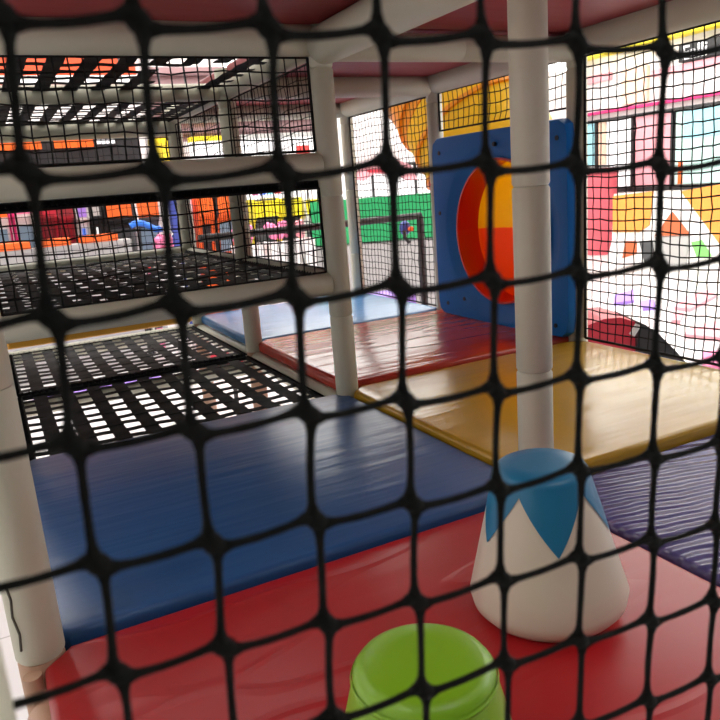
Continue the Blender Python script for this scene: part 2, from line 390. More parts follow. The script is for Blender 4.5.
net((2 * A, B + g, 1.045), Y, Z, B - 2 * g, .2, 'narrow strip of net above the blue crawl panel', r=.0026, seed=12)

# the knotted net right in front of the viewer, hung between the near posts
def front_net():
    xs = [.0595, .101, .145, .191, .239, .289, .342, .395]; sl = [.02, .045, .06, .085, .1, .115, .13, .155]
    def nx(c):
        if c < 0: return xs[0] + .0425 * c
        if c > 7: return xs[7] + .049 * (c - 7)
        return xs[c]
    def slope(r): return sl[min(max(r, 0), 7)]
    rnd = random.Random(5); y = -B; C0, C1, R0, R1 = -1, 16, -9, 17
    P = {}
    for c in range(C0, C1 + 1):
        for r in range(R0, R1 + 1):
            x = nx(c) + rnd.gauss(0, .0004)
            z = .849 - .0463 * r + (.0008 * max(0, r - 1)) - slope(r) * (min(x, .45) - .06) + .0006 * math.sin(c * 1.9 + r) + rnd.gauss(0, .0005)
            P[c, r] = Vector((x, y + rnd.gauss(0, .0004), z))
    t = thing('climbing_net', 'thick knotted black net right in front of the viewer, across the whole view', 'net', (.5, -B, .5))
    bm = bmesh.new()
    def strand(p, q, sagv):
        pts, rad = [], []
        for k in range(9):
            s = k / 8; pts.append(p.lerp(q, s) + sagv * math.sin(PI * s)); e = min(s, 1 - s)
            rad.append(.0017 + .0018 * math.exp(-(e / .085) ** 2) + rnd.uniform(-.0001, .0001))
        tube(bm, pts, .002, 10, True, rad)
    for c in range(C0, C1 + 1):
        for r in range(R0, R1 + 1):
            p = P[c, r]
            if (c + 1, r) in P: strand(p + Vector((.0026, 0, -.0024)), P[c + 1, r] + Vector((-.0026, 0, .0022)), Vector((0, 0, -.0012)))
            if (c, r + 1) in P: strand(p + Vector((.0012, 0, -.003)), P[c, r + 1] + Vector((-.0012, 0, .003)), Vector((rnd.gauss(-.0002, .0005), 0, 0)))
    for (c, r), p in P.items():
        a = math.radians(-44 + rnd.uniform(-10, 10)); ca, sa = math.cos(a), math.sin(a)
        def kv(w): return bm.verts.new(p + Vector((w[0] * .0067 * ca - w[2] * .0043 * sa, w[1] * .0042, w[0] * .0067 * sa + w[2] * .0043 * ca)))
        rows = [[kv((math.cos(PI * q / 6), math.sin(PI * q / 6) * math.cos(2 * PI * k / 10), math.sin(PI * q / 6) * math.sin(2 * PI * k / 10))) for k in range(10)] for q in range(1, 6)]
        e0, e1 = kv((1, 0, 0)), kv((-1, 0, 0))
        for k in range(10):
            k1 = (k + 1) % 10; bm.faces.new((e0, rows[0][k], rows[0][k1])); bm.faces.new((e1, rows[-1][k1], rows[-1][k]))
            for ra, rb_ in zip(rows, rows[1:]): bm.faces.new((ra[k], rb_[k], rb_[k1], ra[k1]))
    link('knotted_cords', bm, M['cord'], t, 'all')
front_net()

# ------------------------------------------------------------------ foam stools on the red mat
def stool(c, label, cone, top, crown, turn=0.0, rb=.147, rt=.088, h=.275):
    c = Vector(c); t = thing('foam_stool', label, 'stool', c, 'foam stools on the red mat')
    z1 = h - .018; ret = t
    prof = [(rb - .035, 0), (rb - .016, .006), (rb - .004, .02), (rb, .04)]
    def rad(z): return rb + (rt - rb) * (z - .04) / (z1 - .04)
    prof += [(rad(z), z) for z in (.08, .14, .2, z1 - .002)]
    link('cone_body', lathe(bmesh.new(), prof, c, 64), M[cone], t, True)
    cap = [(rt + .001, z1 - .002), (rt, z1 + .006), (rt - .006, h - .004), (rt - .016, h + .001), (rt * .5, h + .002), (.002, h + .002)]
    link('top_cushion', lathe(bmesh.new(), cap, c, 64), M[top], t, True)
    if crown:
        bm = bmesh.new(); n = 180; up, dn = [], []
        for k in range(n):
            a = turn + 2 * PI * k / n; f = ((k / n * 5) % 1.0); tri = 1 - abs(2 * f - 1)       # five points round the cone
            zt, zb = z1, h - .03 - .10 * (1 - tri)
            up.append(bm.verts.new(c + Vector((math.cos(a) * (rad(zt) + .0018), math.sin(a) * (rad(zt) + .0018), zt))))
            dn.append(bm.verts.new(c + Vector((math.cos(a) * (rad(zb) + .0018), math.sin(a) * (rad(zb) + .0018), zb))))
        for k in range(n): bm.faces.new((up[k], up[(k + 1) % n], dn[(k + 1) % n], dn[k]))
        o = link('zigzag_collar', bm, M[crown], t, True); o['label'] = 'blue collar with hanging triangles'
    else:
        bm = bmesh.new(); lathe(bm, [(rt + .002, z1 - .005), (rt + .0035, z1 - .001), (rt + .002, z1 + .003)], c, 64, False, False)
        link('rim_seam', bm, M[top], t, True)
    return t
st = stool((.884, -.402, -.018), 'white cone shaped foam stool with blue zigzag top', 'stoolwhite', 'stoolblue', 'stoolblue', math.radians(-130.5 + 12), h=.29, rt=.086)
st.rotation_euler = (math.radians(-.9), math.radians(-2.6), 0)
stool((.420, -.711, -.018), 'lime green foam stool at the bottom of the view', 'stoolgreen', 'stoolgreen', None, rt=.086, rb=.134, h=.252)

# ------------------------------------------------------------------ blue crawl panel with tube slide entrance
px0, px1 = 2 * A - .095, 2 * A - .05
y0, y1, zb, zt = 1.068, 2.127, .036, 1.0
cy, cz, RH = 1.568, .505, .352
pt = thing('crawl_panel', 'blue moulded panel with a round hole into a red and yellow tube', 'panel', (2 * A, (y0 + y1) / 2, zb))
bm = bmesh.new(); n = 96; rc = .06
def rr(k):                                                          # rounded rectangle walked in step with the circle
    a = 2 * PI * k / n; dy, dz = math.cos(a), math.sin(a); hy, hz = (y1 - y0) / 2, (zt - zb) / 2; my, mz = (y0 + y1) / 2, (zb + zt) / 2
    s = min(hy / abs(dy) if abs(dy) > 1e-6 else 9, hz / abs(dz) if abs(dz) > 1e-6 else 9); p = Vector((dy * s, dz * s))
    if abs(p.x) > hy - rc and abs(p.y) > hz - rc:
        q = Vector((math.copysign(hy - rc, p.x), math.copysign(hz - rc, p.y))); d = (p - q).normalized() * rc; p = q + d
    return my + p.x, mz + p.y
loops = []
def circ(k, r): a = 2 * PI * k / n; return cy + r * math.cos(a), cz + r * math.sin(a)
def add_loop(fn, x): loops.append([bm.verts.new((x, *fn(k))) for k in range(n)])
def mix(f):
    def g_(k): a, b = rr(k), circ(k, RH + .105); return a[0] * f + b[0] * (1 - f), a[1] * f + b[1] * (1 - f)
    return g_
add_loop(rr, px1); add_loop(rr, px0 + .014); add_loop(mix(.97), px0); add_loop(mix(0), px0); add_loop(lambda k: circ(k, RH + .09), px0 + .004)
add_loop(lambda k: circ(k, RH + .03), px0 + .022); add_loop(lambda k: circ(k, RH + .006), px0 + .024); add_loop(lambda k: circ(k, RH), px0 + .03); add_loop(lambda k: circ(k, RH), px1)
for a, b in zip(loops, loops[1:] + loops[:1]):
    for k in range(n): bm.faces.new((a[k], a[(k + 1) % n], b[(k + 1) % n], b[k]))
pb = link('panel_board', bm, M['panelblue'], pt, True)
for by, bz in ((1.15, .09), (1.13, .92), (1.57, .93), (2.03, .10), (2.07, .60), (1.87, .14), (2.05, .92)):
    bm = bmesh.new(); tube(bm, [(px0 - .004, by, bz), (px0 + .01, by, bz)], .011, 12)
    link('bolt', bm, M['bolt'], pb, True)
def half_tube(path, r, a0, a1, th=.008, ns=36):
    bm = bmesh.new(); rows = []
    for (p, d) in path:
        p, d = Vector(p), Vector(d).normalized(); u = Vector((0, 1, 0)); v = d.cross(u).normalized()
        if v.z < 0: v = -v
        row = []
        for rad_ in (r, r + th):
            row.append([bm.verts.new(p + u * math.cos(a0 + (a1 - a0) * k / ns) * rad_ + v * math.sin(a0 + (a1 - a0) * k / ns) * rad_) for k in range(ns + 1)])
        rows.append(row)
    for (i0, o0), (i1, o1) in zip(rows, rows[1:]):
        for k in range(ns):
            bm.faces.new((i0[k], i1[k], i1[k + 1], i0[k + 1])); bm.faces.new((o0[k], o0[k + 1], o1[k + 1], o1[k]))
        bm.faces.new((i0[0], o0[0], o1[0], i1[0])); bm.faces.new((i0[ns], i1[ns], o1[ns], o0[ns]))
    for ii, oo in (rows[0], rows[-1]):
        for k in range(ns): bm.faces.new((ii[k], ii[k + 1], oo[k + 1], oo[k]))
    return bm
P0 = [((px1 - .04, cy, cz), (1, 0, 0)), ((px1 + .10, cy, cz), (1, 0, 0))]
link('red_entry_ring', half_tube(P0, RH - .002, 0, 2 * PI, .01, 72), M['slidered'], pt, True)
def dome(a0, a1):                                                    # shallow bowl closing the ring, bulging away from the mats
    bm = bmesh.new(); rows = []
    for q in range(9):
        f = q / 8; r = (RH + .004) * math.cos(f * PI / 2) + .0008; xx = px1 + .10 + .11 * math.sin(f * PI / 2)
        rows.append([(xx, cy + r * math.cos(a0 + (a1 - a0) * k / 36), cz + r * math.sin(a0 + (a1 - a0) * k / 36)) for k in range(37)])
    for off, flip in ((0, 1), (.008, 0)):
        vv = [[bm.verts.new((x + off, y, z)) for x, y, z in row] for row in rows]
        for a, b in zip(vv, vv[1:]):
            for k in range(36): bm.faces.new((a[k], a[k + 1], b[k + 1], b[k]))
    return bm
link('upper_bowl_shell', dome(0, PI), M['slideyellow'], pt, True)
link('lower_bowl_shell', dome(PI, 2 * PI), M['slideorange'], pt, True)

# big amber tube slide winding down behind the panel
def vp(px, py, t): return CAM + (FV + RV * ((px - 360) / FPX) + UV * ((360 - py) / FPX)) * t
ctrl = [vp(395, -10, 6.2), vp(440, 75, 5.7), vp(488, 150, 5.4), vp(506, 235, 5.5), vp(500, 330, 5.7)]
ctrl.append(Vector((ctrl[-1].x, ctrl[-1].y, FLOOR)))
def spline(c, per=8):
    out = []
    for i in range(len(c) - 1):
        p0, p1, p2, p3 = c[max(i - 1, 0)], c[i], c[i + 1], c[min(i + 2, len(c) - 1)]
        for k in range(per):
            t = k / per; out.append(.5 * ((2 * p1) + (p2 - p0) * t + (2 * p0 - 5 * p1 + 4 * p2 - p3) * t * t + (3 * p1 - p0 - 3 * p2 + p3) * t ** 3))
    return out + [c[-1]]
sp = spline(ctrl); ts = thing('tube_slide', 'large amber tube slide behind the blue crawl panel', 'slide', (ctrl[-1].x, ctrl[-1].y, FLOOR))
TR = .50
cuts = [(0, 12, 'tubeorange', 'amber_section'), (12, 17, 'slideyellow', 'yellow_section'), (17, len(sp) - 1, 'slidered', 'red_section')]
for a, b, m_, nm in cuts:
    link(nm, tube(bmesh.new(), sp[a:b + 1], TR, 40, False), M[m_], ts, True)
bm = bmesh.new()
for k in range(2, len(sp) - 2, 3):
    d = (sp[k + 1] - sp[k - 1]).normalized(); tube(bm, [sp[k] - d * .014, sp[k] + d * .014], TR + .022, 40)
link('joint_flange', bm, M['tubeorange'], ts, True)

# ------------------------------------------------------------------ the hall around the play frame
WX, WY, CZ = 14.0, 13.0, 5.6
def shell(lo, hi): return bx(lo, hi)
m = mat('hall_tile', (.78, .76, .76), .3); M['halltile'] = m
nt = m.node_tree; tc = nd(m, 'ShaderNodeTexCoord'); br = nd(m, 'ShaderNodeTexBrick'); br.offset = 0
br.inputs['Color1'].default_value = (.80, .78, .78, 1); br.inputs['Color2'].default_value = (.76, .74, .75, 1); br.inputs['Mortar'].default_value = (.5, .48, .48, 1)
br.inputs['Scale'].default_value = 1.0; br.inputs['Mortar Size'].default_value = .006; br.inputs['Brick Width'].default_value = .6; br.inputs['Row Height'].default_value = .6
nt.links.new(tc.outputs['Object'], br.inputs[0]); nt.links.new(br.outputs[0], nt.nodes['Principled BSDF'].inputs['Base Color'])
struct('floor', shell((-8, -7, FLOOR - .1), (WX, WY, FLOOR)), m, 'pale tiled hall floor below the play deck', 'floor')
struct('wall_right', shell((WX, -7, FLOOR), (WX + .2, WY + .2, CZ)), M['wallwhite'], 'bright white shop front wall beyond the right hand net', 'wall')
struct('wall_back', shell((-8, WY, FLOOR), (WX, WY + .2, CZ)), M['wallwhite'], 'far white wall behind the arcade machines', 'wall')
struct('wall_left', shell((-8.2, -7, FLOOR), (-8, WY + .2, CZ)), M['wallwhite'], 'side wall of the hall, out of sight on the left', 'wall')
struct('ceiling', shell((-8.2, -7, CZ), (WX + .2, WY + .2, CZ + .1)), M['wallwhite'], 'high white hall ceiling', 'ceiling')
k = 0
for (lx, ly, w, h) in ((5.5, -1, 2.4, 1.2), (9.5, -1, 2.4, 1.2), (5.5, 4, 2.4, 1.2), (9.5, 4, 2.4, 1.2), (9.5, 8.5, 2.4, 1.2), (5.5, 8.5, 2.4, 1.2), (1.2, 7.6, 2.4, 1.2), (-4, 5, 2.4, 1.2), (-4, -2, 2.4, 1.2), (1.2, -4.5, 2.4, 1.2), (.9, 2.6, 1.6, .5)):
    t = thing('ceiling_light', 'white ceiling light panel high over the hall', 'light', (lx, ly, CZ - .06), 'ceiling light panels of the hall')
    b2 = bx((lx - w / 2 - .05, ly - h / 2 - .05, CZ - .05), (lx + w / 2 + .05, ly + h / 2 + .05, CZ), .01); link('housing', b2, M['white'], t)
    link('diffuser', bx((lx - w / 2, ly - h / 2, CZ - .065), (lx + w / 2, ly + h / 2, CZ - .051)), M['lamp'], t)
def area(name, loc, sx, sy, e, col=(1, 1, 1), rot=(0, 0, 0)):
    ld = bpy.data.lights.new(name, 'AREA'); ld.shape = 'RECTANGLE'; ld.size = sx; ld.size_y = sy; ld.energy = e; ld.color = col
    o = bpy.data.objects.new(name, ld); COL.objects.link(o); o.location = loc; o.rotation_euler = rot; return o
area('hall_lamp_right', (9, 4.5, CZ - .1), 7, 12, 800, (1, .98, .97))
area('hall_lamp_back', (1, 9, CZ - .1), 6, 5, 800, (1, .97, .94))
area('hall_lamp_front', (3.5, -4.5, CZ - .1), 6, 3, 40, (1, .98, .96))
for nm, lo, hi, ax, lb in (('glare_window_right', (WX - .05, -5, 3.8), (WX - .01, 12.7, 5.45), 0, 'added glowing clerestory strip for mat glare, high along the shop front wall'), ('glare_window_back', (4.6, WY - .05, 3.1), (13.6, WY - .01, 5.45), 1, 'added glowing clerestory strip for mat glare, high along the far wall')):  # unseen clerestory strips, added to glow as the source of glare on the mats
    t = thing(nm, lb, 'window', lo); t['kind'] = 'structure'
    link('window_pane', bx(lo, hi), M['glare_glow'], t); bm = bmesh.new()
    n_ = 8
    for q in range(n_ + 1):
        f = q / n_; c = Vector(lo).lerp(Vector(hi), f)
        if ax == 0: box(bm, (WX - .1, c.y - .04, lo[2]), (WX - .012, c.y + .04, hi[2]))
        else: box(bm, (c.x - .04, WY - .1, lo[2]), (c.x + .04, WY - .012, hi[2]))
    link('window_frame', bm, M['white'], t)
# fill lights added under the play deck, without fixtures, to brighten the lower level
area('under_deck_fill', (.6, .3, -.3), .9, .4, 22, (.9, .9, 1))
area('under_deck_fill_far', (1.8, 2.2, -.3), .6, .8, 16, (.92, .9, 1))

# lower level play mats, glimpsed through the webbing
def low_mat(x0, y0, x1, y1, m, label):
    o = link('lower_mat', bx((x0, y0, FLOOR + .001), (x1, y1, FLOOR + .06), .015), M[m], None, True)
    tag(o, label, 'mat', 'mats on the level below')
low_mat(.2, 6.9, 1.6, 7.5, 'violet', 'violet mat on the hall floor, seen through the far webbing')
low_mat(2.2, 7.3, 2.9, 7.9, 'crimson', 'red mat on the hall floor, seen through the far webbing')

# ---- right: shop front on wall_right
def face(o, pts, ax, val, depth, m, name, parent):
    poly = [at(px, py, ax, val) for px, py in pts]
    return link(name, prism(bmesh.new(), poly, (depth, 0, 0) if ax == 0 else (0, depth, 0)), M[m], parent)
def wallthing(name, label, cat, pts, m, ax=0, val=WX, depth=-.12, group=None):
    poly = [at(px, py, ax, val) for px, py in pts]
    o = link(name, prism(bmesh.new(), poly, (depth, 0, 0) if ax == 0 else (0, depth, 0)), M[m]); return tag(o, label, cat, group)
def wy(a, b, z0, z1): return (WX - .1, a, z0), (WX - .0005, b, z1)
o = link('fascia_beam', bx((WX - .35, 4, 3.3), (WX - .0005, 12.98, 3.55), .03), M['brightyellow']); tag(o, 'bright yellow fascia beam along the top of the shop front', 'beam')
o = link('fascia_stripe', bx((WX - .14, 4, 2.0), (WX - .0005, 12.98, 2.07), .01), M['magenta']); tag(o, 'thin pink stripe along the shop front', 'stripe')
o = link('poster_panel', bx(*wy(12.1, 12.85, 2.75, 2.93), .01), M['rose']); tag(o, 'small pink strip sign high on the shop front', 'sign')
o = link('poster_panel', bx(*wy(11.0, 11.75, 2.12, 2.9), .01), M['peach']); tag(o, 'peach coloured banner high on the shop front', 'banner')
o = link('poster_panel', bx(*wy(8.4, 10.9, 2.62, 2.76), .01), M['rose']); tag(o, 'pale pink band under the black name sign', 'panel')
sg = thing('name_sign', 'black sign board with pale lettering high on the shop front', 'sign', (WX - .15, 9.4, 2.85))
link('sign_board', bx((WX - .16, 8.3, 2.78), (WX, 10.12, 3.14), .02), M['black'], sg)
fc = bpy.data.curves.new('sign_lettering', 'FONT'); fc.body = 'Ealli'; fc.size = .40; fc.extrude = .008; fc.align_x = 'LEFT'
fo = bpy.data.objects.new('sign_lettering', fc); COL.objects.link(fo); fc.materials.append(M['litwhite'])
dg = bpy.context.evaluated_depsgraph_get(); me = bpy.data.meshes.new_from_object(fo.evaluated_get(dg)); bpy.data.objects.remove(fo); fo = bpy.data.objects.new('sign_lettering', me); COL.objects.link(fo)
if not me.materials: me.materials.append(M['litwhite'])
fo.parent = sg; fo.matrix_parent_inverse = Matrix.Identity(4); fo.location = Vector((WX - .17, 10.02, 2.82)) - Vector(sg.location); fo.rotation_euler = (PI / 2, 0, -PI / 2)
win = thing('window_1', 'black framed shop window row with coloured posters', 'window', (WX - .05, 10.9, .8)); win['kind'] = 'structure'
bm = bmesh.new()
box(bm, (WX - .12, 8.0, 1.82), (WX - .02, 12.95, 1.88)); box(bm, (WX - .12, 8.0, .12), (WX - .02, 12.6, .22))
for yy in (12.55, 11.4, 10.28, 8.9): box(bm, (WX - .12, yy - .026, .14), (WX - .02, yy + .026, 1.86))
link('window_frame', bm, M['black'], win)
for a, b, m_ in ((12.6, 12.93, 'cyan'), (12.3, 12.5, 'peach'), (11.45, 12.2, 'litwhite'), (10.33, 11.35, 'rose'), (8.95, 10.2, 'mint')):
    link('window_pane', bx((WX - .06, a, .25 if a < 12 else .8), (WX - .01, b, 1.81)), M[m_], win)
ph = bx((WX - .075, 9.1, 1.2), (WX - .061, 10.0, 1.8)); link('poster', ph, M['cyan'], win)
link('poster', bx((WX - .075, 10.0, .25), (WX - .061, 10.12, .75)), M['hotorange'], win)

# white gabled play house standing before the shop front
HX = 12.4
def P(px, py): return at(px, py, 0, HX)
def hz(p): return Vector((p.x, p.y, FLOOR))
hs = thing('play_house', 'white gabled play house with orange panels beyond the right hand net', 'play house', (HX, 9.5, FLOOR))
def slab(name, pts, m_, d=-.2, off=0.0):
    poly = [P(*q) + Vector((off, 0, 0)) for q in pts]; return link(name, prism(bmesh.new(), poly, (d, 0, 0)), M[m_], hs)
slab('white_facade', [(655, 192), (690, 191), (740, 190), (745, 292), (600, 292), (612, 240), (614, 194)], 'white', -.3, .3)
slab('orange_panel', [(614, 196), (654, 191), (650, 225), (640, 232), (614, 232)], 'apricot', -.04)
slab('orange_panel', [(682, 191), (740, 181), (740, 270)], 'apricot', -.04)
slab('roof_gable', [(673, 212), (656, 236), (691, 235)], 'rust', -.05)
slab('grey_doorway', [(657, 237), (690, 236), (686, 272), (655, 272)], 'grey', -.04)
slab('dark_opening', [(640, 241), (653, 241), (656, 266), (646, 266)], 'darkgrey', -.03)
slab('brown_opening', [(626, 241), (637, 241), (637, 254), (623, 258)], 'rust', -.03)
slab('leaf_panel', [(692, 242), (702, 240), (712, 256), (698, 258)], 'leafgreen', -.03)
cl = bmesh.new(); a, b = at(600, 170, 0, 13.2), at(598, 262, 0, 13.2)
lathe(cl, [(.30, FLOOR - a.z), (.36, (b.z - a.z) * .6), (.42, 0), (.42, .03)], a, 24); tag(link('tapered_column', cl, M['coral'], None, True), 'coral red tapered column beside the shop front', 'column')

# flat soft shapes lying on the pale floor beyond the net
def floor_shape(pts, m_, label):
    poly = [at(px, py, 2, FLOOR + .002) for px, py in pts]; o = link('soft_shape', prism(bmesh.new(), poly, (0, 0, .05)), M[m_]); tag(o, label, 'soft shape', 'flat soft shapes on the hall floor')
floor_shape([(683, 300), (712, 292), (716, 298), (690, 312), (674, 310)], 'rose', 'pink flat soft shape before the play house')
floor_shape([(672, 316), (684, 315), (680, 324), (671, 324)], 'rose', 'smallest rose patch on the pale floor')
floor_shape([(690, 332), (726, 322), (726, 342), (684, 338)], 'rose', 'wide pink flat soft shape at the right edge')
floor_shape([(702, 356), (740, 352), (740, 372), (702, 370)], 'pink', 'pink soft shape just past the edge of the yellow mat')
floor_shape([(614, 298), (634, 292), (634, 303), (614, 306)], 'violet', 'pale violet patch on the pale floor')
floor_shape([(641, 304), (654, 302), (656, 310), (643, 311)], 'violet', 'small purple patch right of the violet one')
# red play tunnel with black end
cN = at(612, 380, 0, 4.2); rT = (at(612, 318, 0, 4.2).z - cN.z)
rd = thing('play_tunnel', 'dark red domed tunnel with a black end beyond the yellow mat', 'tunnel', (4.2, cN.y, FLOOR))
def vq(px, py, t): return vp(px, py, t)
dome_out = [(575, 385), (578, 345), (589, 325), (604, 319), (620, 317.5), (636, 322), (645, 327), (648, 385)]
front = [vq(x, y, 4.75) for x, y in dome_out]; front = front[1:-1]
front = [Vector((front[0].x, front[0].y, FLOOR))] + front + [Vector((front[-1].x, front[-1].y, FLOOR))]
link('red_shell', prism(bmesh.new(), front, Vector((.42, .85, 0)) * .45), M['crimson'], rd)
tri = [vq(x, y, 4.7) for x, y in ((638, 322), (646, 325), (660, 335), (676, 351), (690, 367))]
tri = [Vector((tri[0].x, tri[0].y, FLOOR))] + tri + [Vector((tri[-1].x, tri[-1].y, FLOOR))]
link('black_end', prism(bmesh.new(), tri, Vector((.42, .85, 0)) * .45), M['black'], rd)
bm = bmesh.new(); tube(bm, [vq(632, 335, 4.66), vq(638, 325, 4.66)], .02, 10); link('pale_strap', bm, M['grey'], rd, True)

# ---- middle: green barrier, black rail, red arch, windows
RH_ = Vector((RV.x, RV.y, 0)).normalized()
def vslab(name, c0, c1, z0, z1, th, m_, parent):
    d = Vector((c1.x - c0.x, c1.y - c0.y, 0)); nrm = Vector((-d.y, d.x, 0)).normalized() * th
    poly = [Vector((c0.x, c0.y, z0)), Vector((c1.x, c1.y, z0)), Vector((c1.x, c1.y, z1)), Vector((c0.x, c0.y, z1))]
    return link(name, prism(bmesh.new(), poly, nrm), M[m_], parent)
bar = thing('barrier', 'green topped barrier wall beyond the net behind the light blue mat', 'barrier', (5, 7.4, FLOOR))
c0, c1 = Vector((4.1, 8.05, 0)), Vector((6.6, 6.78, 0))
vslab('green_panel', c0, c1, -.02, .60, .08, 'green', bar); vslab('grey_base', c0, c1, FLOOR, -.02, .1, 'grey', bar); vslab('dark_rail', c0, c1, -.04, -.0, .12, 'darkgrey', bar)
rl = thing('guard_rail', 'black guard rail in front of the green barrier', 'rail', (3.7, 4.6, FLOOR))
bm = bmesh.new(); tube(bm, [(1.6, 4.6, .455), (3.75, 4.6, .455)], .033, 10); link('top_rail', bm, M['black'], rl, True)
for xx in (3.74, 2.75, 1.75):
    bm = bmesh.new(); tube(bm, [(xx, 4.6, FLOOR), (xx, 4.6, .45)], .035 if xx > 3 else .02, 10); link('rail_post', bm, M['black'], rl, True)
bm = bmesh.new(); tube(bm, [(1.7, 4.6, -.45), (3.74, 4.6, -.45)], .02, 8); link('lower_rail', bm, M['black'], rl, True)
bd = thing('bundle', 'small navy and orange bundle hanging beside the black rail', 'bag', vp(408, 232, 6.9))
bm = bmesh.new(); s = bmesh.ops.create_uvsphere(bm, u_segments=14, v_segments=9, radius=1)
for v in s['verts']: v.co = vp(405, 228, 6.95) + Vector((v.co.x * .06, v.co.y * .05, v.co.z * .07))
link('navy_pouch', bm, M['navy'], bd, True)
bm = bmesh.new(); s = bmesh.ops.create_uvsphere(bm, u_segments=12, v_segments=8, radius=1)
for v in s['verts']: v.co = vp(411, 229, 6.9) + Vector((v.co.x * .03, v.co.y * .03, v.co.z * .025))
link('orange_patch', bm, M['hotorange'], bd, True)
bm = bmesh.new(); tube(bm, [vp(403, 222, 6.95), vp(405, 238, 6.9), vp(410, 243, 6.9)], .018, 8); link('strap', bm, M['black'], bd, True)
o = link('soft_bench', bx((3.1, 5.0, FLOOR), (3.9, 5.4, -.33), .03), M['violet']); tag(o, 'violet padded block behind the black guard rail', 'bench')
ar = thing('red_arch', 'red arched sign on the far white wall', 'sign', (8.2, WY - .2, 1.0))
arc = [at(353, 180, 1, WY), at(358, 166, 1, WY), at(375, 160, 1, WY), at(392, 160, 1, WY), at(407, 165, 1, WY), at(414, 180, 1, WY), at(404, 180, 1, WY), at(396, 174, 1, WY), at(370, 174, 1, WY), at(362, 181, 1, WY)]
link('arch_board', prism(bmesh.new(), [p - Vector((0, .002, 0)) for p in arc], (0, -.15, 0)), M['rose'], ar)
link('arch_text_band', prism(bmesh.new(), [p + Vector((0, -.16, 0)) for p in (at(362, 170, 1, WY), at(404, 168, 1, WY), at(402, 172, 1, WY), at(366, 173, 1, WY))], (0, -.02, 0)), M['crimson'], ar)
w2 = thing('window_2', 'row of tall bright windows with black mullions on the far wall', 'window', (8, WY - .05, .9)); w2['kind'] = 'structure'
bm = bmesh.new()
for xx in (7.2, 7.75, 8.3, 8.85, 9.4): box(bm, (xx - .025, WY - .08, .2), (xx + .025, WY - .01, 1.15))
box(bm, (6.9, WY - .08, 1.13), (9.8, WY - .01, 1.18)); link('mullion_frame', bm, M['black'], w2)
link('window_pane', bx((6.9, WY - .04, .2), (9.8, WY - .005, 1.14)), M['litwhite'], w2)

# ---- left: mauve bulkhead and arcade machines seen through the tower
bk = thing('bulkhead', 'mauve slatted bulkhead over the arcade', 'bulkhead', (4, 11.5, 2.4))
bm = bmesh.new(); box(bm, (2.9, 11.6, 1.75), (6.3, 11.9, 2.95)); link('mauve_board', bm, M['mauve'], bk)
bm = bmesh.new()
for q in range(6): box(bm, (2.9, 11.52, 1.85 + q * .19), (6.3, 11.6, 1.89 + q * .19))
link('dark_slats', bm, M['mauvedark'], bk)
link('red_band', bx((3.8, 11.45, 2.12), (5.8, 11.6, 2.26)), M['crimson'], bk)
for x0, x1, m_, lb in ((2.75, 3.1, 'lityellow', 'short yellow lit sign beside the mauve bulkhead'), (3.42, 4.0, 'litwhite', 'narrow white lit sign box with yellow top'), (4.24, 5.8, 'litwhite', 'long white lit sign box under the mauve bulkhead')):
    t = thing('light_box', lb, 'sign', ((x0 + x1) / 2, 11.3, 1.4), 'lit sign boxes under the bulkhead')
    link('lit_face', bx((x0, 11.22, 1.2), (x1, 11.5, 1.72), .02), M[m_], t)
    link('top_strip', bx((x0, 11.2, 1.7), (x1, 11.5, 1.78)), M['brightyellow' if x1 < 4.1 else 'grey'], t)
    if x1 > 5: link('red_square', bx((5.3, 11.19, 1.28), (5.55, 11.22, 1.55)), M['litred'], t)
    for bar_x in (x0 + .05, x1 - .05): link('hanger', tube(bmesh.new(), [(bar_x, 11.4, 1.75), (bar_x, 11.4, CZ)], .01, 6), M['darkgrey'], t)
hb = thing('header_board', 'long black header board with an orange light strip over the arcade', 'sign', (.9, 9, 1.4))
link('black_board', bx((-.9, 8.95, 1.15), (2.1, 9.2, 1.7), .01), M['black'], hb)
for x0, x1 in ((-.4, .87), (1.02, 1.5)): link('orange_strip', bx((x0, 8.9, 1.53), (x1, 8.95, 1.62)), M['litorange'], hb)
for q in range(4): link('lamp_spot', bx((1.55 + q * .06, 8.9, 1.56), (1.59 + q * .06, 8.95, 1.61)), M['litwhite'], hb)
for hx in (-.8, 2.0): link('hanger', tube(bmesh.new(), [(hx, 9.07, 1.68), (hx, 9.07, CZ)], .012, 6), M['darkgrey'], hb)

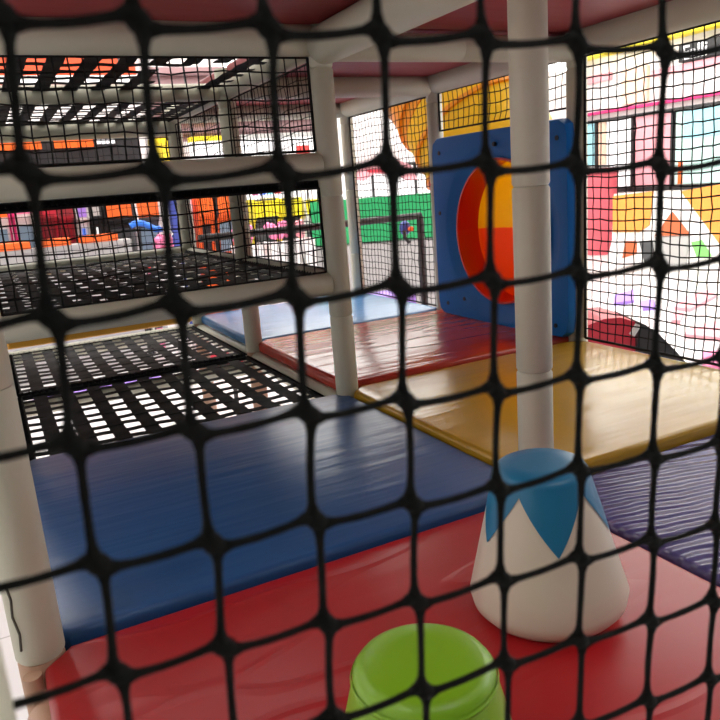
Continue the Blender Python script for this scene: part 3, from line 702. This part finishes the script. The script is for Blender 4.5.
def cabinet(x0, x1, y, top, body, screen, marquee, trimc, label, low='darkgrey'):
    t = thing('arcade_machine', label, 'arcade machine', ((x0 + x1) / 2, y, FLOOR), 'arcade machines beyond the tower')
    h = top - FLOOR; zc = FLOOR
    side = [(0, 0), (.75, 0), (.75, h), (.02, h), (.0, h - .28), (.12, h - .36), (.22, h - .85), (.02, h - .98), (.02, h - 1.1)]
    bm = bmesh.new(); prism(bm, [Vector((x0 + .03, y + a, zc + b)) for a, b in side], (x1 - x0 - .06, 0, 0)); link('body', bm, M[body], t)
    for sx in (x0, x1 - .03):
        bm = bmesh.new(); prism(bm, [Vector((sx, y + a - .015, zc + b + (.01 if b else 0))) for a, b in side], (.03, 0, 0)); link('side_panel', bm, M[trimc], t)
    mg = .06
    scr = [(x0 + mg, y + .115, top - .40), (x1 - mg, y + .115, top - .40), (x1 - mg, y + .205, top - .82), (x0 + mg, y + .205, top - .82)]
    link('screen', prism(bmesh.new(), scr, (0, -.012, -.002)), M[screen], t)
    link('marquee', bx((x0 + .03, y - .015, top - .25), (x1 - .03, y + .02, top - .02)), M[marquee], t)
    bm = bmesh.new(); box(bm, (x0 + .05, y - .06, top - 1.02), (x1 - .05, y + .2, top - .95), .01); cp = link('control_panel', bm, M[low], t)
    for q in range(3):
        bm = bmesh.new(); xb = x0 + (x1 - x0) * (q + 1) / 4; tube(bm, [(xb, y + .05, top - .96), (xb, y + .05, top - .91)], .02, 8); link('button', bm, M[('litred', 'lityellow', 'litcyan')[q]], cp)
    link('kick_plate', bx((x0 + .05, y - .01, zc + .01), (x1 - .05, y + .02, zc + .35)), M[low], t)
cabinet(.10, .36, 8.8, .98, 'white', 'litscreen', 'litorange', 'magenta', 'white arcade machine at the far left edge with orange header', 'pink')
cabinet(.38, .66, 8.8, 1.0, 'white', 'litscreen', 'pink', 'magenta', 'white and magenta striped arcade machine left of the red claw machines', 'magenta')
cabinet(.70, .90, 8.8, .95, 'maroon', 'maroon', 'crimson', 'crimson', 'dark red claw machine, left one of the pair', 'maroon')
cabinet(.91, 1.10, 8.8, .93, 'crimson', 'maroon', 'maroon', 'maroon', 'dark red claw machine, right one of the pair', 'hotorange')
cabinet(1.13, 1.29, 8.8, .9, 'white', 'litblue', 'violet', 'grey', 'slim white arcade machine with a violet header', 'grey')
cabinet(1.31, 1.45, 8.8, .9, 'black', 'litwhite', 'grey', 'black', 'slim black arcade machine with a white screen', 'black')
cabinet(1.48, 1.86, 8.8, .85, 'black', 'darkgrey', 'hotorange', 'black', 'black racing machine with orange header, blue canopy in front')
cabinet(1.88, 2.22, 8.8, .83, 'darkgrey', 'litscreen', 'hotorange', 'white', 'dark machine with orange header beside the navy banner', 'pink')
cabinet(2.52, 2.68, 8.9, .84, 'hotorange', 'litwhite', 'hotorange', 'rose', 'slim orange machine right of the navy banner')
cabinet(2.76, 3.0, 8.9, .8, 'hotorange', 'black', 'litorange', 'hotorange', 'orange arcade machine with a dark screen', 'pink')
cabinet(3.02, 3.32, 8.9, .8, 'hotorange', 'litscreen', 'litorange', 'black', 'orange arcade machine with a pale blue screen', 'pink')
cabinet(3.58, 3.98, 8.9, .68, 'darkgrey', 'darkgrey', 'brightyellow', 'brightyellow', 'grey machine with yellow header and yellow side', 'black')
cabinet(4.0, 4.34, 8.9, .66, 'black', 'darkgrey', 'brightyellow', 'brightyellow', 'black machine with yellow header, second from the tower corner post', 'darkgrey')
cabinet(4.38, 4.95, 8.9, .64, 'white', 'darkgrey', 'brightyellow', 'white', 'white machine with yellow header near the tower corner post', 'grey')
bn = thing('banner', 'navy banner standing between the arcade machines', 'banner', (2.4, 8.6, FLOOR))
link('cloth', bx((2.28, 8.6, -1.0), (2.46, 8.63, .82), .005), M['navy'], bn); link('stand', tube(bmesh.new(), [(2.37, 8.62, FLOOR), (2.37, 8.62, .84)], .015, 8), M['steel'], bn)
cr = thing('ride_canopy', 'blue and white arched canopy of a racing ride', 'canopy', (2.0, 8.4, FLOOR))
bm = bmesh.new(); pts = [(1.72 + .045 * q, 8.4, .42 + .10 * math.sin(PI * min(1, q / 9 + .25))) for q in range(10)]; tube(bm, pts, .04, 12); link('blue_arch', bm, M['blueplastic'], cr, True)
bm = bmesh.new(); tube(bm, [(2.12, 8.4, .47), (2.22, 8.4, .32)], .04, 12); link('white_tip', bm, M['white'], cr, True)
bm = bmesh.new(); tube(bm, [(1.74, 8.4, FLOOR), (1.74, 8.4, .45)], .03, 10); link('support_leg', bm, M['darkgrey'], cr, True)
sgn = thing('coloured_sign', 'white sign with pink, blue and red blocks above the yellow header', 'sign', (4.2, 9.9, .8))
link('board', bx((3.8, 10.0, FLOOR), (4.75, 10.1, 1.02)), M['litwhite'], sgn)
for q, m_ in enumerate(('litpink', 'litblue', 'litcyan', 'litred')): link('colour_block', bx((3.95 + q * .13, 9.96, .74), (4.05 + q * .13, 10.0, .95)), M[m_], sgn)
for x0, x1, m_, lb in ((1.92, 2.2, 'pink', 'pink prize bin at the foot of the racing machine'), (2.98, 3.32, 'pink', 'pink prize bin below the orange machines'), (3.45, 3.85, 'pink', 'long pink prize bin below the grey and yellow machine'), (3.93, 4.08, 'rose', 'narrow rose prize bin before the black and yellow machine')):
    t = thing('prize_bin', lb, 'bin', ((x0 + x1) / 2, 8.25, FLOOR), 'prize bins before the arcade machines')
    link('bin_body', bx((x0, 8.25, FLOOR), (x1, 7.95, .10), .02), M['white'], t)
    bm = bmesh.new(); rn = random.Random(int(x0 * 100))
    for q in range(26):
        s = bmesh.ops.create_icosphere(bm, subdivisions=1, radius=.05)
        p = Vector((rn.uniform(x0 + .04, x1 - .04), rn.uniform(8.18, 8.30), rn.uniform(.16, .34)))
        for v in s['verts']: v.co += p
    pl = link('prize_heap', bm, M[m_], t, True); pl['kind'] = 'stuff'
ct = thing('counter', 'long grey counter with an orange front edge beyond the tower', 'counter', (.9, 8.0, FLOOR))
link('counter_body', bx((-.6, 8.12, FLOOR), (1.66, 8.36, .30), .01), M['grey'], ct)
for x0, x1 in ((-.1, .5), (.6, .95), (1.06, 1.5)): link('orange_edge', bx((x0, 8.09, .345), (x1, 8.36, .43), .008), M['hotorange'], ct)
link('counter_top', bx((-.6, 8.1, .295), (1.66, 8.38, .345), .005), M['grey'], ct)

# coloured fascia high on the far wall, seen through the ceiling webbing
fa = thing('fascia_sign', 'tall orange and red fascia high on the far wall, seen through ceiling webbing', 'sign', (1.2, WY, 3.4))
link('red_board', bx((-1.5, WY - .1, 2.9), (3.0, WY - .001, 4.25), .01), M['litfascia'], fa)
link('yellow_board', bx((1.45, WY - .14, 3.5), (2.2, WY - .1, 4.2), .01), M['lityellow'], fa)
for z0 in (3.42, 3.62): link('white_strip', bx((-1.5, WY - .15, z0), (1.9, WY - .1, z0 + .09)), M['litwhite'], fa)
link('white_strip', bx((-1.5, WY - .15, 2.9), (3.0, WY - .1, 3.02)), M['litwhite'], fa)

# ------------------------------------------------------------------ world and colour management
w = bpy.data.worlds.new('hall_ambient'); sc.world = w; w.use_nodes = True
w.node_tree.nodes['Background'].inputs[0].default_value = (1, .985, .96, 1); w.node_tree.nodes['Background'].inputs[1].default_value = .14
vs = sc.view_settings; vs.view_transform = 'Standard'; vs.look = 'None'; vs.exposure = -0.42; vs.gamma = 1.0; vs.use_curve_mapping = False
sc.cycles.use_denoising = True; sc.cycles.max_bounces = 10; sc.cycles.diffuse_bounces = 5
